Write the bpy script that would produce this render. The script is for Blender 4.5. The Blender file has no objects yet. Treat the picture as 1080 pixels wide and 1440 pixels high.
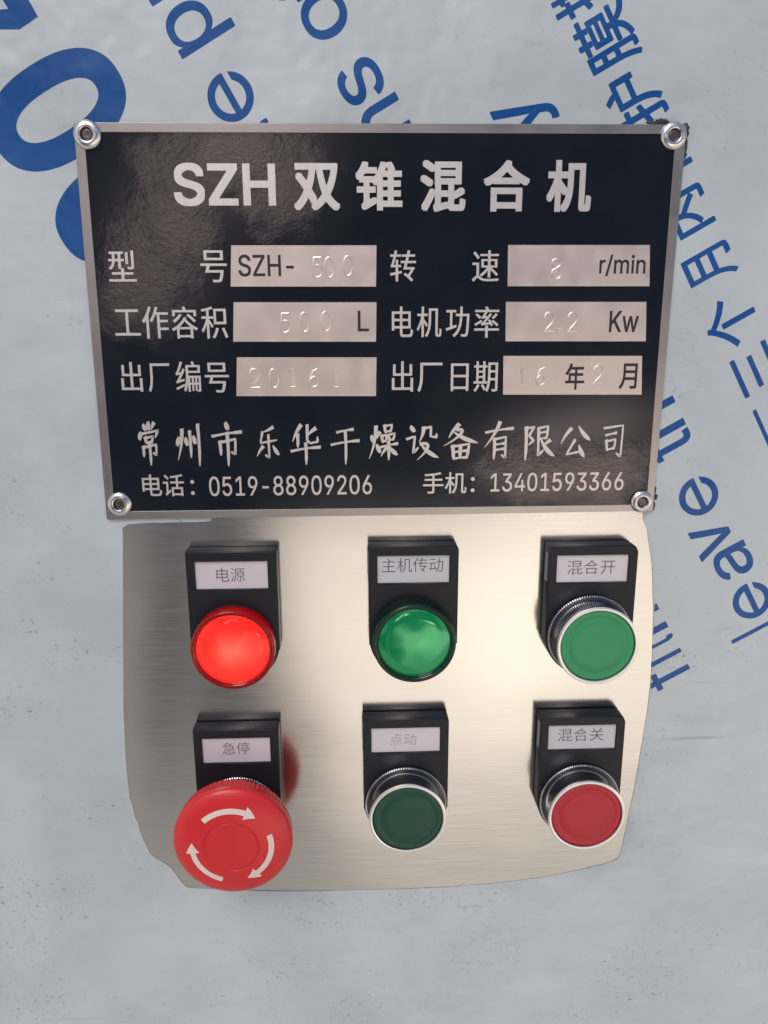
import bpy, bmesh, math, random
from mathutils import Matrix, Vector
from mathutils.geometry import interpolate_bezier, tessellate_polygon
R = math.radians
random.seed(7)
scene = bpy.context.scene
COL = scene.collection
MM = 0.001

# ------------------------------------------------------------------ camera
CX, CD, CZ = -10.554, 272.719, 1.942          # mm, relative to the nameplate centre; wall plane is y = 0
PITCH, YAW, ROLL, FPX = 0.238873, -0.0377087, 0.0039041, 1080.0
rot = Matrix.Rotation(YAW, 3, 'Z') @ Matrix.Rotation(-PITCH, 3, 'X') @ Matrix.Rotation(ROLL, 3, 'Y')
cam_d = bpy.data.cameras.new('camera')
cam = bpy.data.objects.new('camera', cam_d); COL.objects.link(cam)
m3 = rot @ Matrix(((1, 0, 0), (0, 0, -1), (0, 1, 0)))       # camera looks along local -Z
cam.matrix_world = Matrix.Translation((CX*MM, -CD*MM, CZ*MM)) @ m3.to_4x4()
cam_d.sensor_fit = 'VERTICAL'; cam_d.sensor_height = 36.0; cam_d.lens = 36.0*FPX/1440.0
cam_d.clip_start = 0.005; cam_d.clip_end = 100
scene.camera = cam

# ------------------------------------------------------------------ world
SUN_EL, SUN_AZ = R(52), R(205)
world = bpy.data.worlds.new('World'); scene.world = world; world.use_nodes = True
wt = world.node_tree; wt.nodes.clear()
def wn(t, **k):
    n = wt.nodes.new(t)
    for a, b in k.items(): setattr(n, a, b)
    return n
def wm(op, a, b=None, c=None):
    n = wn('ShaderNodeMath', operation=op)
    for i, v in enumerate((a, b, c)):
        if v is None: continue
        if isinstance(v, (int, float)): n.inputs[i].default_value = v
        else: wt.links.new(v, n.inputs[i])
    return n.outputs[0]
def wstep(v, a, b, o0=0.0, o1=1.0):
    n = wn('ShaderNodeMapRange', interpolation_type='SMOOTHSTEP')
    wt.links.new(v, n.inputs[0])
    for i, q in enumerate((a, b, o0, o1)): n.inputs[i+1].default_value = q
    return n.outputs[0]
def wmix(f, a, b):
    n = wn('ShaderNodeMix', data_type='RGBA')
    wt.links.new(f, n.inputs[0])
    for i, v in ((6, a), (7, b)):
        if isinstance(v, tuple): n.inputs[i].default_value = (*v, 1)
        else: wt.links.new(v, n.inputs[i])
    return n.outputs[2]
tc = wn('ShaderNodeTexCoord'); sx = wn('ShaderNodeSeparateXYZ'); wt.links.new(tc.outputs['Generated'], sx.inputs[0])
dx, dy, dz = sx.outputs
fy = wm('MAXIMUM', wm('MULTIPLY', dy, -1.0), 0.06)
u = wm('DIVIDE', dx, fy); v = wm('DIVIDE', dz, fy)
nz = wn('ShaderNodeTexNoise'); nz.inputs['Scale'].default_value = 5.0; nz.inputs['Detail'].default_value = 3.0
wt.links.new(tc.outputs['Generated'], nz.inputs['Vector'])
un_ = wm('ADD', u, wm('MULTIPLY', wm('SUBTRACT', nz.outputs[0], 0.5), 0.10))
vn_ = wm('ADD', v, wm('MULTIPLY', wm('SUBTRACT', nz.outputs[0], 0.5), 0.14))
SHADE = (0.055, 0.055, 0.062)
YARD = (1.46, 1.28, 1.10)
# sun-lit yard below the horizon, with the standing photographer on its left
drift = wm('MULTIPLY', wm('MAXIMUM', wm('SUBTRACT', -0.45, vn_), 0.0), 0.34)      # the person's shadow side widens towards the feet
lit = wstep(wm('SUBTRACT', un_, drift), -0.17, -0.05)
side = wm('MULTIPLY', wstep(un_, -0.36, -0.325), wstep(un_, -0.285, -0.315))
side2 = wm('MULTIPLY', wstep(un_, -0.262, -0.235), wstep(un_, -0.195, -0.225))
glim = wm('MAXIMUM', wm('MULTIPLY', side, 0.62), wm('MULTIPLY', side2, 0.30))  # unseen pale bands added for the streaks reflected in the steel
far_left = wstep(un_, -0.8, -1.3)
lit = wm('MAXIMUM', lit, wm('MULTIPLY', far_left, 0.7))
ground = wmix(lit, wmix(glim, SHADE, (0.80, 0.77, 0.75)), YARD)
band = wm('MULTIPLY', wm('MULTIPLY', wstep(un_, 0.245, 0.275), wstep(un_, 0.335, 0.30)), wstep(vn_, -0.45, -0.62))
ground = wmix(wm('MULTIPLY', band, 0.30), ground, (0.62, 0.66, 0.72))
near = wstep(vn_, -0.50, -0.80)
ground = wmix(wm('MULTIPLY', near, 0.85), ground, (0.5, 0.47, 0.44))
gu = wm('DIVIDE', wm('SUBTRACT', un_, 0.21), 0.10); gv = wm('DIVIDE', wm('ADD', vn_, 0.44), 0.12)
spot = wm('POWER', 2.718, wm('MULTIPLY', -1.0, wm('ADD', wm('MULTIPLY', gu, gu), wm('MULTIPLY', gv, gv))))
ground = wmix(wm('MULTIPLY', spot, 0.6), ground, (2.2, 2.1, 1.7))  # unseen bright patch added for the hot spot on the steel
# person and machine hall straight ahead, around eye level
au = wm('ABSOLUTE', un_)
hall = wmix(wstep(au, 0.45, 0.8), (0.10, 0.11, 0.15), (0.55, 0.55, 0.56))
# unseen bright patches added for glare on the nameplate, upper left and lower right
def blob(cu, cv, ru, rv):
    a_ = wm('DIVIDE', wm('SUBTRACT', un_, cu), ru); b_ = wm('DIVIDE', wm('SUBTRACT', vn_, cv), rv)
    return wm('POWER', 2.718, wm('MULTIPLY', -1.0, wm('ADD', wm('MULTIPLY', a_, a_), wm('MULTIPLY', b_, b_))))
glare_patch = None
for q in ((-0.24, 0.085, 0.035, 0.05), (-0.20, 0.165, 0.03, 0.05), (-0.13, 0.245, 0.07, 0.022), (-0.078, 0.20, 0.028, 0.045), (0.275, -0.15, 0.09, 0.03)):
    g_ = blob(*q); glare_patch = g_ if glare_patch is None else wm('MAXIMUM', glare_patch, g_)
hall = wmix(wm('MINIMUM', wm('MULTIPLY', glare_patch, 1.2), 1.0), hall, (4.4, 3.5, 3.15))
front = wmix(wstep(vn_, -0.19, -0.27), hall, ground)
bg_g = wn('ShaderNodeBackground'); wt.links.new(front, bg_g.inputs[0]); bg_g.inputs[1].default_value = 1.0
sky = wn('ShaderNodeTexSky', sky_type='NISHITA'); sky.sun_disc = False
sky.sun_elevation = SUN_EL; sky.sun_rotation = SUN_AZ; sky.air_density = 1.0; sky.dust_density = 2.5
bg_s = wn('ShaderNodeBackground'); wt.links.new(sky.outputs[0], bg_s.inputs[0]); bg_s.inputs[1].default_value = 0.12
mixs = wn('ShaderNodeMixShader'); wt.links.new(wstep(vn_, 0.34, 0.44), mixs.inputs[0])
wt.links.new(bg_g.outputs[0], mixs.inputs[1]); wt.links.new(bg_s.outputs[0], mixs.inputs[2])
wo = wn('ShaderNodeOutputWorld'); wt.links.new(mixs.outputs[0], wo.inputs[0])

# ------------------------------------------------------------------ sun (hazy, soft)
sd = bpy.data.lights.new('sun', 'SUN'); sd.energy = 1.0; sd.angle = R(25); sd.color = (1.0, 0.96, 0.90)
sun = bpy.data.objects.new('sun', sd); COL.objects.link(sun)
sdir = Vector((-0.30, -0.62, 0.72)).normalized()
sun.rotation_euler = sdir.to_track_quat('Z', 'Y').to_euler()
sun.location = sdir*2

scene.view_settings.view_transform = 'Standard'; scene.view_settings.look = 'None'
scene.view_settings.exposure = 0.0; scene.view_settings.gamma = 1.0
scene.view_settings.use_curve_mapping = False
scene.render.engine = 'CYCLES'
try:
    scene.cycles.use_denoising = True
    scene.cycles.max_bounces = 10; scene.cycles.transmission_bounces = 8
    scene.cycles.sample_clamp_indirect = 6.0
except Exception: pass

# ------------------------------------------------------------------ measuring helper
def at(px, py, h=0.0):
    """point of the photograph (1080 x 1440) on the plane h mm in front of the steel -> (x, z) in mm"""
    d = rot @ Vector(((px-540.0)/FPX, 1.0, -(py-720.0)/FPX))
    t = (CD-h)/d.y
    return CX+t*d.x, CZ+t*d.z

# ------------------------------------------------------------------ materials
def mat(name):
    m = bpy.data.materials.new(name); m.use_nodes = True
    nt = m.node_tree; b = nt.nodes['Principled BSDF']
    return m, nt, b
def pbr(name, col, rough=0.5, metal=0.0, spec=0.5, coat=0.0, coat_r=0.05, var=0.0, vscale=200.0, bump=0.0, bscale=2000.0, rvar=0.0):
    m, nt, b = mat(name)
    b.inputs['Base Color'].default_value = (*col, 1); b.inputs['Roughness'].default_value = rough
    b.inputs['Metallic'].default_value = metal; b.inputs['Specular IOR Level'].default_value = spec
    b.inputs['Coat Weight'].default_value = coat; b.inputs['Coat Roughness'].default_value = coat_r
    c = nt.nodes.new('ShaderNodeTexCoord')
    if var or rvar:
        n = nt.nodes.new('ShaderNodeTexNoise'); n.inputs['Scale'].default_value = vscale; n.inputs['Detail'].default_value = 5
        nt.links.new(c.outputs['Object'], n.inputs['Vector'])
        if var:
            mx = nt.nodes.new('ShaderNodeMix'); mx.data_type = 'RGBA'
            mx.inputs[6].default_value = (*[x*(1-var) for x in col], 1); mx.inputs[7].default_value = (*[min(1, x*(1+var)) for x in col], 1)
            nt.links.new(n.outputs[0], mx.inputs[0]); nt.links.new(mx.outputs[2], b.inputs['Base Color'])
        if rvar:
            r = nt.nodes.new('ShaderNodeMapRange'); r.inputs[1].default_value = .3; r.inputs[2].default_value = .7
            r.inputs[3].default_value = max(0.02, rough-rvar); r.inputs[4].default_value = rough+rvar
            nt.links.new(n.outputs[0], r.inputs[0]); nt.links.new(r.outputs[0], b.inputs['Roughness'])
    if bump:
        n2 = nt.nodes.new('ShaderNodeTexNoise'); n2.inputs['Scale'].default_value = bscale; n2.inputs['Detail'].default_value = 3
        nt.links.new(c.outputs['Object'], n2.inputs['Vector'])
        bp = nt.nodes.new('ShaderNodeBump'); bp.inputs['Strength'].default_value = bump; bp.inputs['Distance'].default_value = 0.0002
        nt.links.new(n2.outputs[0], bp.inputs['Height']); nt.links.new(bp.outputs[0], b.inputs['Normal'])
    return m

class NT:
    """small helper to wire node trees"""
    def __init__(s, nt): s.nt = nt
    def n(s, t, **k):
        q = s.nt.nodes.new(t)
        for a, b in k.items(): setattr(q, a, b)
        return q
    def put(s, v, sock):
        if isinstance(v, (int, float)): sock.default_value = v
        elif isinstance(v, tuple): sock.default_value = (*v, 1) if len(v) == 3 and sock.type == 'RGBA' else v
        else: s.nt.links.new(v, sock)
    def math(s, op, *a):
        q = s.n('ShaderNodeMath', operation=op)
        for i, v in enumerate(a): s.put(v, q.inputs[i])
        return q.outputs[0]
    def rng(s, v, a, b, c=0.0, d=1.0, smooth=True):
        q = s.n('ShaderNodeMapRange', interpolation_type='SMOOTHSTEP' if smooth else 'LINEAR')
        s.put(v, q.inputs[0])
        for i, w in enumerate((a, b, c, d)): q.inputs[i+1].default_value = w
        return q.outputs[0]
    def mix(s, f, a, b):
        q = s.n('ShaderNodeMix', data_type='RGBA'); s.put(f, q.inputs[0]); s.put(a, q.inputs[6]); s.put(b, q.inputs[7]); return q.outputs[2]
    def coords(s, scale=(1, 1, 1), loc=(0, 0, 0)):
        c = s.n('ShaderNodeTexCoord'); m = s.n('ShaderNodeMapping'); s.put(c.outputs['Object'], m.inputs[0])
        m.inputs['Scale'].default_value = scale; m.inputs['Location'].default_value = loc; return m.outputs[0]
    def noise(s, vec, scale, detail=4.0, rough=0.5, dist=0.0):
        q = s.n('ShaderNodeTexNoise'); s.put(vec, q.inputs['Vector']); q.inputs['Scale'].default_value = scale
        q.inputs['Detail'].default_value = detail; q.inputs['Roughness'].default_value = rough; q.inputs['Distortion'].default_value = dist
        return q.outputs[0]
    def bump(s, h, strength, dist):
        q = s.n('ShaderNodeBump'); s.put(h, q.inputs['Height']); q.inputs['Strength'].default_value = strength; q.inputs['Distance'].default_value = dist
        return q.outputs[0]

def film_material(name, base, dirt_amount=1.0):
    m, nt, b = mat(name); k = NT(nt)
    P = k.coords()
    blot = k.noise(P, 22, 5)
    col = k.mix(k.rng(blot, .3, .7), tuple(x*.90 for x in base), tuple(x*1.02 for x in base))
    # scuffs: broken smudges and specks gathered in clusters where hands and tools have rubbed, a few long creases
    cl = k.noise(k.coords((1, 1, 1.2), (3, 1, 7)), 17, 4, .6)
    zone = k.rng(cl, .48, .62)
    dash = k.rng(k.noise(k.coords((1, 1, 1.7)), 420, 5, .72, .8), .54, .66)
    grain = k.rng(k.noise(k.coords((1, 1, 1.2), (5, 0, 2)), 900, 3, .6), .46, .58)
    speck = k.rng(k.noise(k.coords((1, 1, 1), (.3, 0, .7)), 400, 3, .6), .66, .72)
    line = k.rng(k.noise(k.coords((.06, 1, 1.3), (1, 2, 3)), 190, 2, .5), .66, .70)
    lzone = k.rng(k.noise(k.coords((1, 1, 1), (9, 2, 4)), 13, 2), .52, .62)
    low = k.n('ShaderNodeSeparateXYZ'); k.put(P, low.inputs[0])
    worn = k.rng(low.outputs[2], .08, -.12, .30, 1.0)
    d = k.math('MULTIPLY', k.math('MULTIPLY', dash, grain), k.math('MULTIPLY', zone, .85))
    d = k.math('MAXIMUM', d, k.math('MULTIPLY', k.math('MULTIPLY', line, lzone), .30))
    d = k.math('MAXIMUM', d, k.math('MULTIPLY', speck, k.math('ADD', .15, k.math('MULTIPLY', zone, .75))))
    d = k.math('MULTIPLY', k.math('MULTIPLY', d, worn), dirt_amount)
    haze_ = k.rng(k.noise(k.coords((1, 1, 1.5), (2, 5, 1)), 42, 5, .6), .40, .72, 0, .16)
    col = k.mix(k.math('MULTIPLY', haze_, dirt_amount), col, (.40, .40, .40))
    col = k.mix(d, col, (.11, .11, .12))
    k.put(col, b.inputs['Base Color'])
    b.inputs['Roughness'].default_value = .42; b.inputs['Specular IOR Level'].default_value = .9
    rough = k.rng(blot, .35, .65, .28, .40); k.put(rough, b.inputs['Roughness'])
    wav = k.noise(P, 30, 3); crease = k.noise(k.coords((.25, 1, 1.2)), 90, 4)
    hh = k.math('ADD', k.math('MULTIPLY', wav, 1.0), k.math('MULTIPLY', crease, .06))
    k.put(k.bump(hh, .6, .005), b.inputs['Normal'])
    return m

M = {}
M['film'] = film_material('white_film', (.50, .56, .595))
M['ink'] = film_material('blue_ink', (.004, .076, .285), .10)
M['ink'].node_tree.nodes['Principled BSDF'].inputs['Specular IOR Level'].default_value = .4

def brushed(name, col, rough, aniso, streak=.06):
    m, nt, b = mat(name); k = NT(nt)
    fine = k.noise(k.coords((.02, 1, 1)), 2600, 3, .6)
    broad = k.noise(k.coords((.05, 1, 1), (4, 0, 2)), 900, 3, .6)
    f = k.math('ADD', k.math('MULTIPLY', fine, .6), k.math('MULTIPLY', broad, .4))
    c = k.mix(k.rng(f, .32, .68), tuple(x*(1-streak) for x in col), tuple(min(1, x*(1+streak)) for x in col))
    spot = k.rng(k.noise(k.coords((1, 1, 1)), 420, 2), .76, .80)
    c = k.mix(k.math('MULTIPLY', spot, .5), c, (.15, .14, .13))
    k.put(c, b.inputs['Base Color']); b.inputs['Metallic'].default_value = 1.0
    k.put(k.rng(f, .3, .7, rough-.02, rough+.03), b.inputs['Roughness'])
    b.inputs['Anisotropic'].default_value = aniso
    cv = k.n('ShaderNodeCombineXYZ'); cv.inputs[2].default_value = 1.0
    k.put(cv.outputs[0], b.inputs['Tangent'])
    wav = k.noise(k.coords((.5, 1, 1)), 14, 2)
    hh = k.math('ADD', k.math('MULTIPLY', f, .007), wav)
    k.put(k.bump(hh, .25, .0025), b.inputs['Normal'])
    return m
M['steel'] = brushed('brushed_steel', (.665, .65, .63), .16, .6, .045)
M['plate_metal'] = pbr('plate_metal', (.47, .445, .43), .32, 1.0, var=.04, vscale=90, bump=.05, bscale=2500, rvar=.03)
M['letter_metal'] = pbr('letter_metal', (.80, .76, .735), .44, 1.0, var=.08, vscale=500, bump=.1, bscale=2500)
M['field_metal'] = pbr('field_metal', (.80, .70, .65), .42, 1.0, var=.04, vscale=120, bump=.08, bscale=2500, rvar=.05)
M['print_black'] = pbr('print_black', (.02, .018, .02), .45)
M['rivet'] = pbr('rivet_aluminium', (.72, .70, .69), .22, 1.0, var=.1, vscale=500, rvar=.08, bump=.1, bscale=900)
M['rivet_core'] = pbr('rivet_core', (.16, .14, .14), .35, 1.0, var=.3, vscale=900, bump=.4, bscale=1200)
M['smear'] = pbr('black_smear', (.035, .03, .035), .6, var=.4, vscale=900, bump=.6, bscale=900)

def enamel():
    m, nt, b = mat('black_enamel'); k = NT(nt); P = k.coords()
    n1 = k.noise(k.coords((1, 1, 1.5)), 380, 3, .5, 1.0); n2 = k.noise(k.coords((1, 1, .7)), 1100, 4, .62, .9)
    sp = k.n('ShaderNodeSeparateXYZ'); k.put(P, sp.inputs[0])
    edge = k.noise(P, 55, 4, .6)
    def patch(px, py, rx, rz):
        x, z = at(px, py, 1)
        a = k.math('DIVIDE', k.math('SUBTRACT', sp.outputs[0], x*MM), rx*MM)
        c = k.math('DIVIDE', k.math('SUBTRACT', sp.outputs[2], z*MM), rz*MM)
        r = k.math('SQRT', k.math('ADD', k.math('MULTIPLY', a, a), k.math('MULTIPLY', c, c)))
        r = k.math('ADD', r, k.math('MULTIPLY', k.math('SUBTRACT', edge, .5), 2.2))
        return k.rng(r, 1.5, .2)
    w = None
    for q in ((195, 400, 15, 17), (245, 310, 11, 17), (330, 222, 26, 9), (395, 262, 12, 14), (810, 668, 32, 11), (180, 440, 9, 9)):
        p = patch(*q); w = p if w is None else k.math('MAXIMUM', w, p)
    # crinkled places in the clear film; extra warm sheen put in there for glare
    hgt = k.math('ADD', k.math('MULTIPLY', n1, 1.0), k.math('MULTIPLY', n2, .34))
    soft = k.math('ADD', k.math('MULTIPLY', w, 1.0), .012)
    hgt = k.math('MULTIPLY', hgt, soft)
    k.put(k.bump(hgt, 1.0, .00016), b.inputs['Normal'])
    col = k.mix(k.rng(k.noise(P, 40, 4), .35, .65), (.006, .009, .0145), (.010, .0125, .019))
    k.put(col, b.inputs['Base Color'])
    k.put(k.math('ADD', .5, k.math('MULTIPLY', w, .25)), b.inputs['Specular IOR Level'])
    k.put(k.math('ADD', 1.45, k.math('MULTIPLY', w, .42)), b.inputs['IOR'])
    k.put(k.math('ADD', .12, k.math('MULTIPLY', w, .16)), b.inputs['Roughness'])
    k.put(k.mix(w, (1.0, 1.0, 1.0), (1.0, .84, .78)), b.inputs['Specular Tint'])
    return m
M['enamel'] = enamel()

M['black_plastic'] = pbr('black_plastic', (.010, .011, .015), .40, spec=.32, var=.15, vscale=300, bump=.12, bscale=2500)
M['slot_grey'] = pbr('slot_grey', (.20, .20, .22), .5)
M['paper'] = pbr('label_paper', (.60, .55, .59), .35, spec=.5, coat=.6, coat_r=.12, var=.06, vscale=80, bump=.15, bscale=120)
M['paper_grey'] = pbr('label_paper_grey', (.50, .50, .53), .35, coat=.6, coat_r=.12, var=.10, vscale=90, bump=.2, bscale=120)
M['label_ink'] = pbr('label_ink', (.10, .093, .11), .5)
M['label_pale'] = pbr('label_pale_ink', (.36, .335, .34), .5)  # paler lettering for one of the labels
M['chrome'] = pbr('chrome', (.62, .62, .64), .10, 1.0, rvar=.04, vscale=300)
M['rim'] = pbr('rim_silver', (.92, .91, .90), .34, 1.0, var=.03, vscale=400)
def plastic(name, col, rough=.38):
    return pbr(name, col, rough, spec=.45, var=.05, vscale=150, bump=.06, bscale=1800, rvar=.05)
M['green_cap'] = plastic('green_cap', (.032, .27, .105))
M['shaded_green_cap'] = plastic('shaded_green_cap', (.005, .056, .036))  # darker than the other green cap: reflected shade put into the colour
M['red_cap'] = plastic('red_cap', (.42, .018, .030))
M['estop_red'] = plastic('emergency_red', (.60, .022, .026), .34)
M['arrow_white'] = plastic('arrow_white', (.72, .60, .56), .5)
M['green_ring'] = pbr('green_ring', (.003, .022, .013), .14, spec=.4)
M['dark_chrome'] = pbr('dark_chrome', (.09, .09, .10), .20, 1.0)

def lens_lit(name, col):
    m = bpy.data.materials.new(name); m.use_nodes = True; nt = m.node_tree; nt.nodes.clear(); k = NT(nt)
    t = k.n('ShaderNodeBsdfTranslucent'); t.inputs[0].default_value = (*col, 1)
    d = k.n('ShaderNodeBsdfDiffuse'); d.inputs[0].default_value = (*[c*.6 for c in col], 1)
    mx = k.n('ShaderNodeMixShader'); mx.inputs[0].default_value = .14
    nt.links.new(t.outputs[0], mx.inputs[1]); nt.links.new(d.outputs[0], mx.inputs[2])
    g = k.n('ShaderNodeBsdfGlossy'); g.inputs['Roughness'].default_value = .08
    fr = k.n('ShaderNodeFresnel'); fr.inputs[0].default_value = 1.5
    m2 = k.n('ShaderNodeMixShader'); nt.links.new(fr.outputs[0], m2.inputs[0])
    nt.links.new(mx.outputs[0], m2.inputs[1]); nt.links.new(g.outputs[0], m2.inputs[2])
    o = k.n('ShaderNodeOutputMaterial'); nt.links.new(m2.outputs[0], o.inputs[0])
    return m
M['red_lens'] = lens_lit('red_lens', (1.0, .058, .05))
M['reflector'] = pbr('lamp_reflector', (.45, .05, .04), .5)
M['red_ring'] = lens_lit('red_ring', (.9, .02, .04))
M['green_lens'] = pbr('green_lens', (.004, .34, .11), .09, metal=.45, spec=.6, coat=.9, coat_r=.03)

# ------------------------------------------------------------------ mesh helpers (x right, h towards the viewer, z up; all in mm)
class MB:
    def __init__(s): s.v = []; s.f = []; s.sm = []
    def add(s, verts, faces, smooth=False):
        o = len(s.v); s.v += [(x*MM, -h*MM, z*MM) for x, h, z in verts]
        s.f += [tuple(i+o for i in f) for f in faces]; s.sm += [smooth]*len(faces)
    def box(s, x0, x1, h0, h1, z0, z1):
        V = [(x, h, z) for h in (h0, h1) for z in (z0, z1) for x in (x0, x1)]
        s.add(V, [(0, 1, 3, 2), (4, 6, 7, 5), (0, 4, 5, 1), (2, 3, 7, 6), (0, 2, 6, 4), (1, 5, 7, 3)])
    def prism(s, pts, h0, h1):
        n = len(pts); V = [(x, h0, z) for x, z in pts]+[(x, h1, z) for x, z in pts]
        s.add(V, [tuple(range(n-1, -1, -1)), tuple(range(n, 2*n))]+[(i, (i+1) % n, n+(i+1) % n, n+i) for i in range(n)])
    def lathe(s, prof, seg=96, cx=0, cz=0, tooth=None, smooth=True):
        """prof: (r, h) from the outside back to the front centre; tooth(i, r, h) -> r"""
        V = []; F = []
        rows = []
        for j, (r, h) in enumerate(prof):
            if r < 1e-6: rows.append([len(V)]); V.append((cx, h, cz)); continue
            row = []
            for i in range(seg):
                a = 2*math.pi*i/seg; q = tooth(i, j, r) if tooth else r
                row.append(len(V)); V.append((cx+q*math.cos(a), h, cz+q*math.sin(a)))
            rows.append(row)
        for a, b in zip(rows, rows[1:]):
            for i in range(seg):
                k2 = (i+1) % seg
                if len(b) == 1 and len(a) > 1: F.append((a[i], a[k2], b[0]))
                elif len(a) == 1 and len(b) > 1: F.append((a[0], b[k2], b[i]))
                elif len(a) > 1: F.append((a[i], a[k2], b[k2], b[i]))
        s.add(V, F, smooth)
    def build(s, name, material, parent=None, bevel=0.0):
        me = bpy.data.meshes.new(name); me.from_pydata(s.v, [], s.f); me.polygons.foreach_set('use_smooth', s.sm)
        bm = bmesh.new(); bm.from_mesh(me); bmesh.ops.recalc_face_normals(bm, faces=bm.faces); bm.to_mesh(me); bm.free()
        me.materials.append(material); me.update()
        o = bpy.data.objects.new(name, me); COL.objects.link(o)
        if parent: o.parent = parent
        if any(s.sm):
            try: me.set_sharp_from_angle(angle=R(38))
            except Exception: pass
        if bevel:
            b = o.modifiers.new('bevel', 'BEVEL'); b.width = bevel*MM; b.segments = 2; b.limit_method = 'ANGLE'; b.angle_limit = R(40)
        return o

def thing(name, label, cat, x=0, z=0, h=0, group=None):
    o = bpy.data.objects.new(name, None); COL.objects.link(o); o.empty_display_size = .01
    o.location = (x*MM, -h*MM, z*MM); o['label'] = label; o['category'] = cat
    if group: o['group'] = group
    return o
def tag(o, label, cat, group=None):
    o['label'] = label; o['category'] = cat
    if group: o['group'] = group
    return o

_cache = {}
LATIN = None
try:        # the sans face that ships with Blender; its built-in face is used when it is not there
    import os
    LATIN = bpy.data.fonts.load(os.path.join(bpy.utils.system_resource('DATAFILES'), 'fonts', 'Inter.woff2'))
except Exception: LATIN = None
def glyphs(body, offset=0.0):
    """outline-filled lettering as (verts2d + depth, faces), unit em"""
    key = (body, offset)
    if key in _cache: return _cache[key]
    c = bpy.data.curves.new('lettering', 'FONT'); c.body = body; c.offset = offset; c.extrude = .5; c.resolution_u = 6
    c.fill_mode = 'BOTH'
    if LATIN and all(ord(q) < 128 for q in body): c.font = LATIN
    o = bpy.data.objects.new('lettering', c); COL.objects.link(o)
    dg = bpy.context.evaluated_depsgraph_get(); dg.update()
    if all(ord(q) < 128 for q in body):        # faces whose contours overlap: fill every outer contour with its own holes
        cu = o.to_curve(dg); polys = []
        for sp in cu.splines:
            bp_ = sp.bezier_points; pl = []
            for a, b in zip(bp_, list(bp_[1:])+[bp_[0]]):
                straight = (a.handle_right-a.co).cross(b.co-a.co).length < 1e-7 and (b.handle_left-b.co).cross(b.co-a.co).length < 1e-7
                pl += [q.copy() for q in interpolate_bezier(a.co, a.handle_right, b.handle_left, b.co, 2 if straight else 8)[:-1]]
            pl = [Vector((q.x, q.y, 0)) for i, q in enumerate(pl) if (q-pl[i-1]).length > 1e-6]
            if len(pl) > 2: polys.append(pl)
        o.to_curve_clear()
        area = lambda P_: .5*sum(a.x*b.y-b.x*a.y for a, b in zip(P_, P_[1:]+P_[:1]))
        def inside(q, P_):
            r_ = False
            for a, b in zip(P_, P_[1:]+P_[:1]):
                if (a.y > q.y) != (b.y > q.y) and q.x < (b.x-a.x)*(q.y-a.y)/(b.y-a.y)+a.x: r_ = not r_
            return r_
        sg = math.copysign(1, area(max(polys, key=lambda P_: abs(area(P_)))))
        outs = [P_ for P_ in polys if area(P_)*sg > 0]; holes = [P_ for P_ in polys if area(P_)*sg < 0]
        V, F = [], []
        for n_, P_ in enumerate(outs):
            loops = [P_]+[H_ for H_ in holes if inside(H_[0], P_)]
            flat = [q for L_ in loops for q in L_]; o_ = len(V); m_ = len(flat); lift = .5-.002*n_
            V += [(q.x, q.y, lift) for q in flat]+[(q.x, q.y, -.5) for q in flat]
            F += [tuple(i+o_ for i in t_) for t_ in tessellate_polygon(loops)]
            b_ = 0
            for L_ in loops:
                k_ = len(L_)
                F += [(o_+b_+i, o_+b_+(i+1) % k_, o_+m_+b_+(i+1) % k_, o_+m_+b_+i) for i in range(k_)]; b_ += k_
        bpy.data.objects.remove(o); bpy.data.curves.remove(c)
        _cache[key] = (V, F); return V, F
    me = bpy.data.meshes.new_from_object(o.evaluated_get(dg))
    V = [tuple(q.co) for q in me.vertices]; F = [tuple(p.vertices) for p in me.polygons]
    bpy.data.objects.remove(o); bpy.data.curves.remove(c); bpy.data.meshes.remove(me)
    _cache[key] = (V, F); return V, F
def fit_text(mb, body, box, h0, h1, offset=0.0, shear=0.0):
    """fit lettering to the photograph's pixel box (left, top, right, bottom) on the plane at h1"""
    V, F = glyphs(body, 0.0)
    l, t, r, b = box
    x0 = (at(l, t, h1)[0]+at(l, b, h1)[0])/2; x1 = (at(r, t, h1)[0]+at(r, b, h1)[0])/2
    z1 = (at(l, t, h1)[1]+at(r, t, h1)[1])/2; z0 = (at(l, b, h1)[1]+at(r, b, h1)[1])/2
    if not offset or (not isinstance(offset, tuple) and offset <= 0):
        return fit_mm(mb, V, F, x0, x1, z0, z1, h0, h1, shear)
    # heavier face: the outline is thickened by laying shifted copies a hair above one another
    ox, oz = (offset if isinstance(offset, tuple) else (offset, offset))
    n = 8 if oz > 0 else 2
    for i in range(n):
        dx_, dz_ = ((1, 1), (-1, -1), (1, -1), (-1, 1), (1, 0), (-1, 0), (0, 1), (0, -1))[i]; dx_ *= ox; dz_ *= oz
        fit_mm(mb, V, F, x0+ox+dx_, x1-ox+dx_, z0+oz+dz_, z1-oz+dz_, h0, h1-.0015*i, shear)
def fit_mm(mb, V, F, x0, x1, z0, z1, h0, h1, shear=0.0):
    ax = min(q[0] for q in V); bx = max(q[0] for q in V); ay = min(q[1] for q in V); by = max(q[1] for q in V)
    sx_ = (x1-x0)/max(bx-ax, 1e-6); sy_ = (z1-z0)/max(by-ay, 1e-6)
    out = []
    for X, Y, Z in V:
        x = x0+(X-ax)*sx_; z = z0+(Y-ay)*sy_
        out.append((x+shear*(z-(z0+z1)/2), h1-(.5-Z)*.3 if Z > 0 else h0, z))
    mb.add(out, F)

# ------------------------------------------------------------------ setting: the steel sheet of the machine
s = MB(); s.box(-520, 520, -2.0, 0.0, -620, 520)
steel = s.build('steel_sheet', M['steel']); steel['kind'] = 'structure'

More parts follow.
